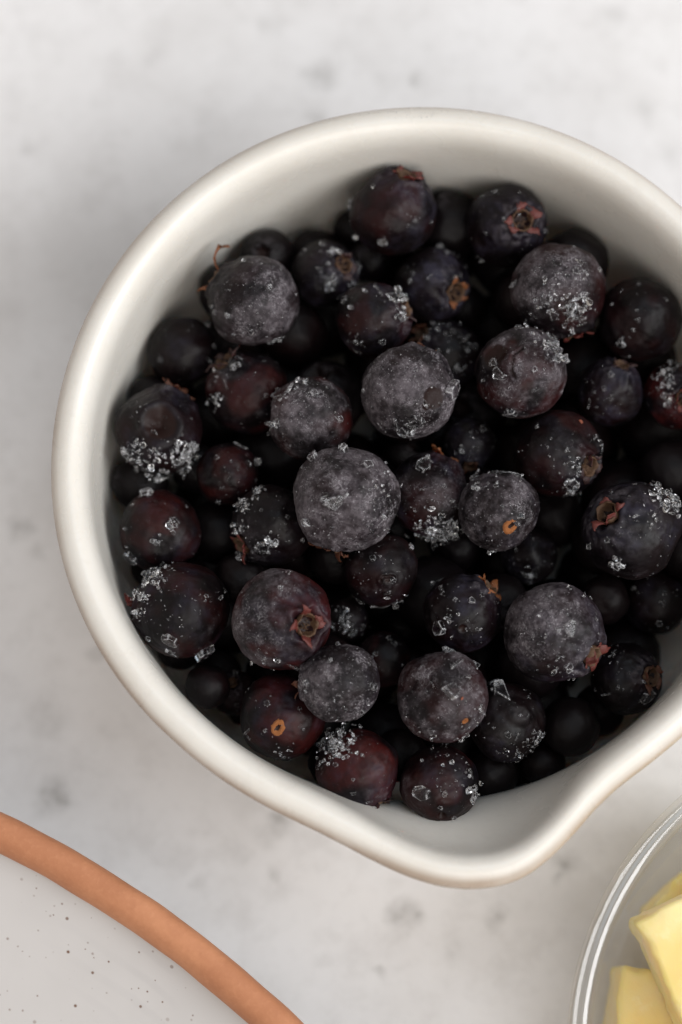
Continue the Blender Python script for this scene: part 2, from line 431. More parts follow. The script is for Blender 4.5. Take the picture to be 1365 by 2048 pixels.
# ------------------------------------------------------------------ materials
class Mat:
    def __init__(self, name):
        self.m = bpy.data.materials.new(name)
        self.m.use_nodes = True
        self.t = self.m.node_tree
        self.p = self.t.nodes['Principled BSDF']
        self.out = self.t.nodes['Material Output']

    def n(self, kind, **kw):
        nd = self.t.nodes.new(kind)
        for k, v in kw.items():
            setattr(nd, k, v)
        return nd

    def put(self, sock, v):
        if hasattr(v, 'is_output'):
            self.t.links.new(v, sock)
        elif isinstance(v, (tuple, list)):
            sock.default_value = tuple(v) + ((1.0,) if len(v) == 3 and len(sock.default_value) == 4 else ())
        else:
            sock.default_value = v

    def math(self, op, a, b=0.0, c=0.0, clamp=False):
        nd = self.n('ShaderNodeMath', operation=op, use_clamp=clamp)
        self.put(nd.inputs[0], a)
        self.put(nd.inputs[1], b)
        self.put(nd.inputs[2], c)
        return nd.outputs[0]

    def mix(self, f, a, b):
        nd = self.n('ShaderNodeMix', data_type='RGBA')
        self.put(nd.inputs[0], f)
        self.put(nd.inputs[6], a)
        self.put(nd.inputs[7], b)
        return nd.outputs[2]

    def coord(self, which='Object'):
        if not hasattr(self, 'tc'):
            self.tc = self.n('ShaderNodeTexCoord')
        return self.tc.outputs[which]

    def noise(self, scale, detail=3.0, rough=0.55, vec=None, dist=0.0, w=None):
        nd = self.n('ShaderNodeTexNoise')
        if w is not None:
            nd.noise_dimensions = '4D'
            self.put(nd.inputs['W'], w)
        self.put(nd.inputs['Vector'], vec if vec is not None else self.coord())
        nd.inputs['Scale'].default_value = scale
        nd.inputs['Detail'].default_value = detail
        nd.inputs['Roughness'].default_value = rough
        nd.inputs['Distortion'].default_value = dist
        return nd.outputs[0]

    def remap(self, v, a, b, c=0.0, d=1.0, smooth=True):
        nd = self.n('ShaderNodeMapRange')
        nd.interpolation_type = 'SMOOTHSTEP' if smooth else 'LINEAR'
        self.put(nd.inputs['Value'], v)
        for k, x in (('From Min', a), ('From Max', b), ('To Min', c), ('To Max', d)):
            self.put(nd.inputs[k], x)
        return nd.outputs[0]

    def bump(self, h, strength, dist, normal=None):
        nd = self.n('ShaderNodeBump')
        nd.inputs['Strength'].default_value = strength
        nd.inputs['Distance'].default_value = dist
        self.put(nd.inputs['Height'], h)
        if normal is not None:
            self.put(nd.inputs['Normal'], normal)
        return nd.outputs[0]

    def attr(self, name):
        nd = self.n('ShaderNodeAttribute', attribute_type='GEOMETRY', attribute_name=name)
        return nd.outputs['Fac']

    def set(self, **kw):
        for k, v in kw.items():
            self.put(self.p.inputs[k.replace('_', ' ')], v)
        return self.m


def mat_table():
    M = Mat('pale_plaster_surface')
    broad = M.noise(9, 4, 0.6)
    mid = M.noise(45, 5, 0.6)
    fine = M.noise(420, 3, 0.6)
    col = M.mix(M.remap(broad, .35, .65), (0.755, 0.744, 0.742), (0.785, 0.777, 0.780))
    col = M.mix(M.math('MULTIPLY', M.remap(mid, .40, .75), .40), col, (0.585, 0.568, 0.556))
    col = M.mix(M.math('MULTIPLY', M.remap(fine, .5, .75), .10), col, (0.42, 0.41, 0.40))
    grit = M.noise(130, 5, .7)
    col = M.mix(M.math('MULTIPLY', M.remap(grit, .45, .72), .42), col, (0.585, 0.570, 0.562))
    # stains and small cavities with a shape of their own
    warp = M.n('ShaderNodeTexNoise')
    M.put(warp.inputs['Vector'], M.coord())
    warp.inputs['Scale'].default_value = 240
    warp.inputs['Detail'].default_value = 4
    sub = M.n('ShaderNodeVectorMath', operation='SUBTRACT')
    M.put(sub.inputs[0], warp.outputs['Color'])
    sub.inputs[1].default_value = (.5, .5, .5)
    sca = M.n('ShaderNodeVectorMath', operation='SCALE')
    M.put(sca.inputs[0], sub.outputs[0])
    sca.inputs['Scale'].default_value = 0.0055
    add = M.n('ShaderNodeVectorMath', operation='ADD')
    M.put(add.inputs[0], M.coord())
    M.put(add.inputs[1], sca.outputs[0])
    spots = [(642, 150, 46, .5), (836, 160, 24, .5), (632, 232, 26, .45), (545, 45, 40, .25), (40, 1052, 38, .55), (75, 1105, 24, .4), (112, 1592, 46, .6), (85, 1605, 30, .3),
             (562, 1640, 42, .65), (540, 1662, 34, .4), (812, 1832, 40, .65), (790, 1822, 28, .45), (990, 1830, 34, .5), (1132, 1728, 36, .6), (1118, 1750, 22, .5), (765, 1950, 20, .6),
             (400, 1770, 26, .35), (545, 1750, 24, .35), (195, 1310, 30, .4), (100, 1440, 50, .3), (1290, 225, 40, .25), (1345, 310, 40, .2), (60, 300, 30, .2), (650, 1920, 28, .25),
             (1230, 30, 40, .2), (300, 120, 26, .2), (905, 1905, 40, .22), (480, 1700, 30, .2)]
    tot = None
    for (px, py, rad, st) in spots:
        q = at(px, py, 0)
        dn = M.n('ShaderNodeVectorMath', operation='DISTANCE')
        M.put(dn.inputs[0], add.outputs[0])
        dn.inputs[1].default_value = tuple(q)
        f = M.remap(dn.outputs['Value'], 0.0, rad * 1.15 * 7.6e-5, st, 0.0)
        tot = f if tot is None else M.math('MAXIMUM', tot, f)
    grain = M.remap(M.noise(380, 4, .7), .40, .66)
    tot = M.math('MULTIPLY', tot, M.math('ADD', M.math('MULTIPLY', grain, .5), .5))
    col = M.mix(M.math('MULTIPLY', tot, 1.05, clamp=True), col, (0.235, 0.225, 0.21))
    # sparse pits elsewhere
    v = M.n('ShaderNodeTexVoronoi')
    M.put(v.inputs['Vector'], add.outputs[0])
    v.inputs['Scale'].default_value = 62
    pit = M.math('MULTIPLY', M.remap(v.outputs['Distance'], .02, .12, 1, 0), M.remap(M.noise(70, 2), .56, .66))
    col = M.mix(M.math('MULTIPLY', pit, .35), col, (0.27, 0.26, 0.245))
    h = M.math('SUBTRACT', M.math('ADD', M.math('MULTIPLY', mid, .6), M.math('MULTIPLY', fine, .25)), M.math('MULTIPLY', tot, .5))
    return M.set(Base_Color=col, Roughness=M.remap(mid, .3, .7, .5, .68), Normal=M.bump(h, .3, .0006), Specular_IOR_Level=.3)


def mat_jug():
    M = Mat('cream_glazed_stoneware')
    a = M.noise(60, 4, .6)
    f = M.noise(900, 3, .6)
    col = M.mix(M.remap(a, .35, .7), (0.745, 0.718, 0.664), (0.705, 0.674, 0.616))
    v = M.n('ShaderNodeTexVoronoi')
    M.put(v.inputs['Vector'], M.coord())
    v.inputs['Scale'].default_value = 150
    sep = M.n('ShaderNodeSeparateColor')
    M.put(sep.inputs[0], v.outputs['Color'])
    pick = M.math('GREATER_THAN', sep.outputs[0], .86)
    rad = M.math('ADD', M.math('MULTIPLY', sep.outputs[1], .05), .02)
    sp = M.math('MULTIPLY', M.remap(M.math('DIVIDE', v.outputs['Distance'], rad), .6, 1.3, 1, 0), pick)
    col = M.mix(M.math('MULTIPLY', sp, .5), col, (0.36, 0.26, 0.19))
    col = M.mix(M.math('MULTIPLY', M.remap(f, .5, .75), .12), col, (0.55, 0.51, 0.45))
    edge = M.attr('edge')                    # thin glaze at the rim's outer edge, darkened further to paint its shade
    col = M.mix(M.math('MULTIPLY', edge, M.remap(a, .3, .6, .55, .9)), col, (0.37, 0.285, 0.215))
    h = M.math('ADD', M.math('MULTIPLY', M.noise(260, 3), .7), M.math('MULTIPLY', f, .3))
    h = M.math('SUBTRACT', h, M.math('MULTIPLY', sp, .5))
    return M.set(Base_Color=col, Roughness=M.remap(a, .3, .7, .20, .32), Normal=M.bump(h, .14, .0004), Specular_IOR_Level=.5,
                 Subsurface_Weight=.12, Subsurface_Scale=.002, Subsurface_Radius=(1.0, .8, .6))


def mat_berry():
    M = Mat('frozen_berry_skin')
    oi = M.n('ShaderNodeObjectInfo')
    w = M.math('MULTIPLY', oi.outputs['Random'], 40.0)
    fr, rd, bl, pit = M.attr('frost'), M.attr('red'), M.attr('bloom'), M.attr('pit')
    n0 = M.noise(150, 3, .55, w=w)
    n1 = M.noise(330, 4, .62, w=w)
    n2 = M.noise(1150, 4, .65, w=w)
    n3 = M.noise(3600, 2, .6, w=w)
    sw = M.noise(700, 3, .6, dist=1.6, w=w)
    line = M.remap(M.math('ABSOLUTE', M.math('SUBTRACT', sw, .5)), .004, .030, 1, 0)
    dark = M.mix(M.remap(n1, .38, .66), (0.0028, 0.0017, 0.0020), (0.0060, 0.0034, 0.0040))
    red = M.mix(M.remap(n1, .4, .65), (0.072, 0.0085, 0.0070), (0.027, 0.0052, 0.0048))
    col = M.mix(M.math('MULTIPLY', rd, M.remap(n1, .3, .62, .35, 1)), dark, red)
    bmask = M.math('MULTIPLY', bl, M.remap(M.math('ADD', M.math('MULTIPLY', n1, .6), M.math('MULTIPLY', n2, .4)), .36, .66, .08, 1))
    col = M.mix(M.math('MULTIPLY', bmask, .60), col, (0.046, 0.044, 0.074))
    blot = M.math('ADD', M.math('ADD', M.math('MULTIPLY', n0, .50), M.math('MULTIPLY', n1, .34)), M.math('MULTIPLY', n2, .16))
    fmask = M.math('MULTIPLY', fr, M.remap(blot, .42, .58, .10, 1.0), clamp=True)
    col = M.mix(M.math('MULTIPLY', fmask, .85), col, M.mix(M.remap(n2, .36, .70), (0.062, 0.051, 0.058), (0.138, 0.120, 0.131)))
    # crystal threads and single frost grains
    lm = M.math('MULTIPLY', line, M.math('MULTIPLY', M.remap(n1, .45, .62), M.math('ADD', M.math('MULTIPLY', fr, .55), .0)))
    col = M.mix(lm, col, (0.36, 0.34, 0.36))
    spark = M.math('MULTIPLY', M.remap(n3, .65, .71), M.math('ADD', M.math('MULTIPLY', fr, .6), .02))
    col = M.mix(spark, col, (0.46, 0.45, 0.47))
    col = M.mix(M.math('MULTIPLY', pit, .92), col, (0.014, 0.0048, 0.0036))
    h = M.math('ADD', M.math('ADD', M.math('MULTIPLY', n2, .6), M.math('MULTIPLY', n3, .35)), M.math('MULTIPLY', line, .12))
    hs = M.math('MULTIPLY', h, M.math('ADD', M.math('MULTIPLY', fr, .8), .14))
    rough = M.math('ADD', M.math('MULTIPLY', fmask, .28), M.remap(n1, .3, .7, .36, .52))
    return M.set(Base_Color=col, Roughness=rough, Normal=M.bump(hs, .7, .00022), Specular_IOR_Level=.18)


def mat_simple(name, c1, c2, scale, rough, bump=.3, dist=.0002, sss=0.0):
    M = Mat(name)
    a = M.noise(scale, 4, .6)
    b = M.noise(scale * 3.7, 3, .6)
    col = M.mix(M.remap(a, .35, .65), c1, c2)
    return M.set(Base_Color=col, Roughness=M.remap(b, .3, .7, rough - .07, rough + .08), Normal=M.bump(b, bump, dist),
                 Subsurface_Weight=sss, Subsurface_Scale=.001)


def mat_ice():
    """clear ice whose broken edges and rough patches scatter white"""
    M = Mat('clear_ice')
    n = M.noise(1800, 3, .6)
    M.set(Base_Color=(0.985, 0.99, 1.0), Roughness=M.remap(n, .5, .75, .0, .14), IOR=1.31, Transmission_Weight=1.0,
          Normal=M.bump(n, .12, .0001), Specular_IOR_Level=.6)
    df = M.n('ShaderNodeBsdfDiffuse')
    M.put(df.inputs['Color'], (0.84, 0.84, 0.86))
    mx = M.n('ShaderNodeMixShader')
    e = M.math('MULTIPLY', M.attr('edge'), M.remap(n, .35, .6, .08, .50))
    M.put(mx.inputs[0], M.math('ADD', e, M.remap(n, .58, .74, .0, .12), clamp=True))
    M.t.links.new(M.p.outputs[0], mx.inputs[1])
    M.t.links.new(df.outputs[0], mx.inputs[2])
    M.t.links.new(mx.outputs[0], M.out.inputs['Surface'])
    return M.m


def mat_glass():
    M = Mat('clear_glass')
    return M.set(Base_Color=(0.985, 0.995, 0.985), Roughness=0.0, IOR=1.48, Transmission_Weight=1.0)


def mat_thin_glass(base=.04):
    """drinking-glass wall: lets light straight through, reflects by Fresnel"""
    M = Mat('clear_glass_wall')
    tr = M.n('ShaderNodeBsdfTransparent')
    M.put(tr.inputs['Color'], (0.997, 0.998, 0.994))
    gl = M.n('ShaderNodeBsdfGlossy')
    gl.inputs['Roughness'].default_value = .06
    lw = M.n('ShaderNodeLayerWeight')
    lw.inputs['Blend'].default_value = .5
    fac = M.math('ADD', M.math('MULTIPLY', M.math('POWER', lw.outputs['Facing'], 5.0), .38), base)
    mx = M.n('ShaderNodeMixShader')
    M.put(mx.inputs[0], fac)
    M.t.links.new(tr.outputs[0], mx.inputs[1])
    M.t.links.new(gl.outputs[0], mx.inputs[2])
    M.t.links.new(mx.outputs[0], M.out.inputs['Surface'])
    return M.m


def mat_speckled_glaze():
    M = Mat('speckled_grey_glaze')
    a = M.noise(26, 4, .6)
    col = M.mix(M.remap(a, .35, .65), (0.60, 0.580, 0.565), (0.555, 0.535, 0.520))
    # faint throwing rings
    sep = M.n('ShaderNodeSeparateXYZ')
    M.put(sep.inputs[0], M.coord())
    rr = M.math('SQRT', M.math('ADD', M.math('MULTIPLY', sep.outputs[0], sep.outputs[0]), M.math('MULTIPLY', sep.outputs[1], sep.outputs[1])))
    ring = M.math('SINE', M.math('ADD', M.math('MULTIPLY', rr, 1900.0), M.math('MULTIPLY', a, 9.0)))
    rmask = M.math('MULTIPLY', M.remap(ring, .2, 1.0), M.remap(M.noise(60, 3), .45, .7))
    col = M.mix(M.math('MULTIPLY', rmask, .25), col, (0.46, 0.445, 0.44))
    tot = None
    for sc, th, r0, r1 in ((420, .40, .05, .15), (230, .58, .05, .15), (900, .60, .07, .18)):
        v = M.n('ShaderNodeTexVoronoi')
        M.put(v.inputs['Vector'], M.coord())
        v.inputs['Scale'].default_value = sc
        s = M.n('ShaderNodeSeparateColor')
        M.put(s.inputs[0], v.outputs['Color'])
        pick = M.math('GREATER_THAN', s.outputs[0], th)
        rad = M.math('ADD', M.math('MULTIPLY', s.outputs[1], r1 - r0), r0)
        k = M.math('MULTIPLY', M.remap(M.math('DIVIDE', v.outputs['Distance'], rad), .6, 1.15, 1, 0), pick)
        k = M.math('MULTIPLY', k, M.math('ADD', M.math('MULTIPLY', s.outputs[2], .7), .3))
        tot = k if tot is None else M.math('MAXIMUM', tot, k)
    col = M.mix(tot, col, (0.15, 0.075, 0.042))
    h = M.math('ADD', M.math('MULTIPLY', ring, .1), M.noise(300, 3))
    return M.set(Base_Color=col, Roughness=.38, Normal=M.bump(h, .12, .0003), Specular_IOR_Level=.4)


def mat_terracotta():
    M = Mat('bare_terracotta')
    a = M.noise(120, 5, .65)
    b = M.noise(1300, 3, .6)
    col = M.mix(M.remap(a, .32, .68), (0.545, 0.245, 0.125), (0.440, 0.185, 0.092))
    col = M.mix(M.math('MULTIPLY', M.remap(b, .5, .72), .18), col, (0.60, 0.29, 0.155))
    return M.set(Base_Color=col, Roughness=.62, Normal=M.bump(b, .35, .0002), Specular_IOR_Level=.3)


def mat_butter():
    M = Mat('butter')
    a = M.noise(70, 3, .5)
    b = M.noise(420, 4, .6)
    col = M.mix(M.remap(a, .35, .65), (0.87, 0.665, 0.255), (0.88, 0.735, 0.39))
    col = M.mix(M.math('MULTIPLY', M.remap(b, .55, .75), .3), col, (0.95, 0.86, 0.58))
    return M.set(Base_Color=col, Roughness=.42, Normal=M.bump(b, .3, .0004), Specular_IOR_Level=.4,
                 Subsurface_Weight=.55, Subsurface_Scale=.006, Subsurface_Radius=(1.0, .62, .2))


# ------------------------------------------------------------------ the tabletop
def build_table():
    n = 40
    xs = np.linspace(-0.9, 0.9, n + 1)
    verts = [(x, y, 0.0) for y in xs for x in xs]
    faces = [(j * (n + 1) + i, j * (n + 1) + i + 1, (j + 1) * (n + 1) + i + 1, (j + 1) * (n + 1) + i) for j in range(n) for i in range(n)]
    o = obj('tabletop', mesh_from('tabletop', verts, faces), mat_table())
    tag(o, 'pale grey plaster tabletop with faint dark stains', 'tabletop', kind='structure')


build_table()

# ------------------------------------------------------------------ the jug
SPOUT = [(-140, 0), (-131, .0), (-126, .15), (-120, .35), (-115, .6), (-110, .95), (-106, 1.45), (-101.6, 2.45), (-97.2, 3.9), (-92.6, 5.55), (-88.6, 6.8),
         (-84.8, 7.5), (-81, 7.7), (-78, 7.35), (-75.9, 6.75), (-72.7, 5.4), (-69, 3.6), (-65.2, 1.8), (-61.2, .65), (-57.5, .2), (-52, 0)]


def spout_offset(deg):
    xs = [a for a, b in SPOUT]
    ys = [b for a, b in SPOUT]
    d = (deg + 180) % 360 - 180
    k = np.linspace(-3, 3, 13)
    wts = np.exp(-(k / 0.9)**2)
    return float((np.interp(d + k, xs, ys) * wts).sum() / wts.sum())


def build_jug():
    outer = [(0, -40.2), (26, -40.2), (29, -41.9), (31.5, -41.9), (34.5, -40.6), (40.0, -35.5), (44.6, -28), (47.4, -20), (48.7, -12.5), (49.7, -7),
             (50.8, -3.6), (51.8, -1.7), (52.1, -.5), (51.85, .6), (51.0, 1.5), (49.6, 2.0)]
    inner = [(b, a) for a, b in JUG_IN[1:]]
    prof = spline(outer + inner, 110)
    n = 360
    crest = int(np.argmax(prof[:, 1]))
    verts, faces = [], []
    off = [spout_offset(360 * i / n) for i in range(n)]
    rng = np.random.default_rng(3)
    ph = rng.uniform(0, 6.28, 8)
    for j, (r, z) in enumerate(prof):
        if j <= crest:
            w = float(sstep(-28, -1, z))
        else:
            w = float(sstep(-17, .5, z))
        for i in range(n):
            a = 2 * math.pi * i / n
            wob = sum(math.sin((k + 2) * a + ph[k]) / (k + 2) for k in range(5)) * .16 * float(sstep(-40, -4, z))
            rr = max(r, 0) + (off[i] * w if r > 10 else 0) + (wob if r > 20 else 0)
            dip = -0.11 * off[i] * float(sstep(-14, 0, z)) + .07 * math.sin(3 * a + ph[6]) * float(sstep(-20, 0, z))
            verts.append((rr * 1e-3 * math.cos(a), rr * 1e-3 * math.sin(a), z * 1e-3 + dip * 1e-3))
    m = len(prof)
    for j in range(m - 1):
        for i in range(n):
            k = (i + 1) % n
            faces.append((j * n + i, j * n + k, (j + 1) * n + k, (j + 1) * n + i))
    me = mesh_from('jug', verts, faces)
    bm = bmesh.new()
    bm.from_mesh(me)
    bmesh.ops.remove_doubles(bm, verts=bm.verts, dist=1e-6)
    bmesh.ops.recalc_face_normals(bm, faces=bm.faces)
    bm.to_mesh(me)
    bm.free()
    me.polygons.foreach_set('use_smooth', [True] * len(me.polygons))
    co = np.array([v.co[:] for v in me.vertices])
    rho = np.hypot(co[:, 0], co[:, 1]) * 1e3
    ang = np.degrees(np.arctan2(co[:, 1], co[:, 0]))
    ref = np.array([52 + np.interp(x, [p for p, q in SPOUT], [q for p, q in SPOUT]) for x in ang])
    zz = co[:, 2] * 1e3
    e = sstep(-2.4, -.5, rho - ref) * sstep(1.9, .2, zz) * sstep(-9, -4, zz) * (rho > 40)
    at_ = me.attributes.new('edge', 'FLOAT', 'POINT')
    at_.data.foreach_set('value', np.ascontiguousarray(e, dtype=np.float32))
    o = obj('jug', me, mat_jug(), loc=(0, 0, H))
    tag(o, 'cream glazed stoneware jug with thick rounded rim and pouring lip, full of berries', 'jug')


build_jug()


# ------------------------------------------------------------------ large speckled bowl with a terracotta rim
def build_plate():
    root = obj('speckled_bowl', None, loc=(-0.1277, -0.1921, 0.0))
    tag(root, 'large speckled grey bowl with a bare terracotta rim, standing beside the jug', 'bowl')
    s = 1e-3
    rim_ = [(155.1, 44.5), (154.75, 46.2), (155.15, 47.9), (156.1, 49.2), (157.2, 49.8), (158.5, 49.9), (159.5, 49.3), (160.0, 47.6), (159.8, 45.2), (158.8, 43.4)]
    rim = [(r, z - 20) for r, z in rim_]
    rp = spline(rim, 26)
    obj('rim', fix_normals(lathe('bowl_rim', [(r * s, z * s) for r, z in rp], 900, wobble=lambda r, z, a, j: (r + 3.5e-5 * (1.1 * math.sin(47 * a + 1) + .8 * math.sin(83 * a + j * .15) + .6 * math.sin(131 * a)), z + 3.5e-5 * (1.0 * math.sin(59 * a) + .6 * math.sin(101 * a + 2))))), mat_terracotta(), root)
    body = [(0, 3), (70, 3), (72, .2), (80, .2), (84, 2.5), (112, 7), (135, 12.5), (150, 18.5), (156, 21.8), (158.7, 23.7), (157.0, 25.0), (155.25, 25.6), (154.0, 24.6), (150, 22.4), (143, 19.4),
            (128, 14.6), (108, 10.5), (80, 8), (0, 7)]
    bp = [(max(r, 0), z) for r, z in spline(body, 90)]
    bp[0], bp[-1] = (0, 3), (0, 7)
    obj('body', fix_normals(lathe('bowl_body', [(r * s, z * s) for r, z in bp], 300)), mat_speckled_glaze(), root)


build_plate()


# ------------------------------------------------------------------ glass bowl with butter
GC = np.array([0.0655, -0.0811])


def build_glass():
    s = 1e-3
    M_wall = mat_thin_glass()
    root = obj('glass_bowl', None, loc=(GC[0], GC[1], 0))
    tag(root, 'clear glass bowl of butter cubes standing beside the jug', 'bowl')
    wall = [(0, 2.0), (30, 2.0), (32, .3), (36, .3), (40, 1.4), (43.0, 5), (44.4, 12), (45.2, 22), (45.6, 31.4)]
    inner = [(43.4, 31.4), (42.8, 22), (41.6, 13), (40.0, 8.5), (36, 5.4), (28, 4.7), (0, 4.6)]
    p = [(max(r, 0), z) for r, z in spline(wall, 50)] + [(max(r, 0), z) for r, z in spline(inner, 40)]
    p[0], p[-1] = (0, 2.0), (0, 4.6)
    obj('wall', fix_normals(lathe('glass_wall', [(r * s, z * s) for r, z in p], 200)), M_wall, root)
    bead = [(44.75 + 1.55 * math.cos(a) * (1 + .06 * math.cos(2 * a)), 33.0 + 1.55 * math.sin(a)) for a in np.linspace(0, 2 * math.pi, 21)[:-1]]
    obj('rim', fix_normals(lathe('glass_rim', [(r * s, z * s) for r, z in bead], 260, closed=True)), mat_thin_glass(.08), root)


build_glass()


def butter_cube(cx, cy, cz, size, rz, rx, ry, seed, label, mat):
    """a hand-cut block: slightly uneven box with soft edges and a knife-dragged surface"""
    bm = bmesh.new()
    bmesh.ops.create_cube(bm, size=1.0)
    bmesh.ops.bevel(bm, geom=list(bm.edges), offset=.035, segments=2, affect='EDGES', profile=.6)
    bmesh.ops.subdivide_edges(bm, edges=[e for e in bm.edges if e.calc_length() > .3], cuts=14, use_grid_fill=True)
    bm.verts.ensure_lookup_table()
    P = np.array([v.co[:] for v in bm.verts])
    off = np.c_[fbm(P * 3.1, 3, seed), fbm(P * 3.1, 3, seed + 50), fbm(P * 3.1, 3, seed + 90)]
    fine = np.c_[vnoise(P * 14, seed), vnoise(P * 14, seed + 7), vnoise(P * 14, seed + 9)]
    edge = (np.sort(np.abs(P), axis=1)[:, 1] > .43)[:, None]
    Q = P + off * .035 + fine * (.004 + .016 * edge)
    Q *= np.array(size)[None, :]
    for v, q in zip(bm.verts, Q):
        v.co = q
    me = bpy.data.meshes.new('butter_cube')
    bm.to_mesh(me)
    bm.free()
    me.polygons.foreach_set('use_smooth', [True] * len(me.polygons))
    o = obj('butter_cube', me, mat, loc=(cx, cy, cz))
    o.rotation_euler = (rx, ry, rz)
    tag(o, label, 'butter', 'butter cubes in the glass bowl')


def build_butter():
    m = mat_butter()
    D = math.radians
    zt = 0.0350
    c0 = at(1275, 1835, zt)
    e1, e2 = np.array([math.cos(D(25)), math.sin(D(25))]), np.array([math.cos(D(-65)), math.sin(D(-65))])
    a = c0[:2] + (e1 + e2) * .0112
    butter_cube(a[0], a[1], zt - .0075, (.0224, .0224, .015), D(25), D(2), D(-2), 1, 'pale butter cube lying uppermost in the glass bowl', m)
    c = GC + .0268 * np.array([math.cos(D(183)), math.sin(D(183))])
    butter_cube(c[0], c[1], .0120, (.0245, .026, .0140), D(-6), D(2), D(1), 2, 'deep yellow butter cube beneath the uppermost one, by the glass wall', m)
    b = GC + .0275 * np.array([math.cos(D(131)), math.sin(D(131))])
    butter_cube(b[0], b[1], .0120, (.021, .022, .0138), D(-47), D(-2), D(1), 3, 'yellow butter cube leaning behind the uppermost one', m)


build_butter()

# ------------------------------------------------------------------ berries
XC, YC, ZC = np.array([1.0, 0, 0]), np.array([0, CP, SP]), np.array([0, -SP, CP])
SKIN, ICE = mat_berry(), mat_ice()
SEPAL = [mat_simple('red_sepal', (0.150, 0.026, 0.018), (0.060, 0.014, 0.012), 700, .5, sss=.1),
         mat_simple('brown_sepal', (0.130, 0.042, 0.018), (0.045, 0.016, 0.010), 700, .55, sss=.1),
         mat_simple('orange_sepal', (0.300, 0.095, 0.022), (0.085, 0.026, 0.012), 700, .55, sss=.1),
         mat_simple('dark_sepal', (0.050, 0.017, 0.012), (0.022, 0.014, 0.018), 700, .55, sss=.1)]
CORE = mat_simple('calyx_core', (0.050, 0.022, 0.013), (0.120, 0.062, 0.026), 900, .65)
SCAR = mat_simple('stem_scar', (0.460, 0.160, 0.035), (0.170, 0.052, 0.014), 1300, .6, .6, .0003)
FLECK = mat_simple('skin_fleck', (0.300, 0.085, 0.040), (0.180, 0.048, 0.026), 900, .6)


def pix_dir(b, px, py):
    dx, dy = (px - b['p'][0]) / b['r'], -(py - b['p'][1]) / b['r']
    rho = math.hypot(dx, dy)
    if rho > 0.985:
        dx, dy = dx * .985 / rho, dy * .985 / rho
        zc = math.sqrt(1 - .985**2) if rho < 1.0 else -0.12
    else:
        zc = math.sqrt(1 - rho * rho)
    v = dx * XC + dy * YC + zc * ZC
    return v / np.linalg.norm(v)


def ico(sub):
    bm = bmesh.new()
    bmesh.ops.create_icosphere(bm, subdivisions=sub, radius=1.0)
    V = np.array([v.co[:] for v in bm.verts])
    F = [tuple(v.index for v in f.verts) for f in bm.faces]
    bm.free()
    return V / np.linalg.norm(V, axis=1)[:, None], F


ICO5, ICO4 = ico(6), ico(5)


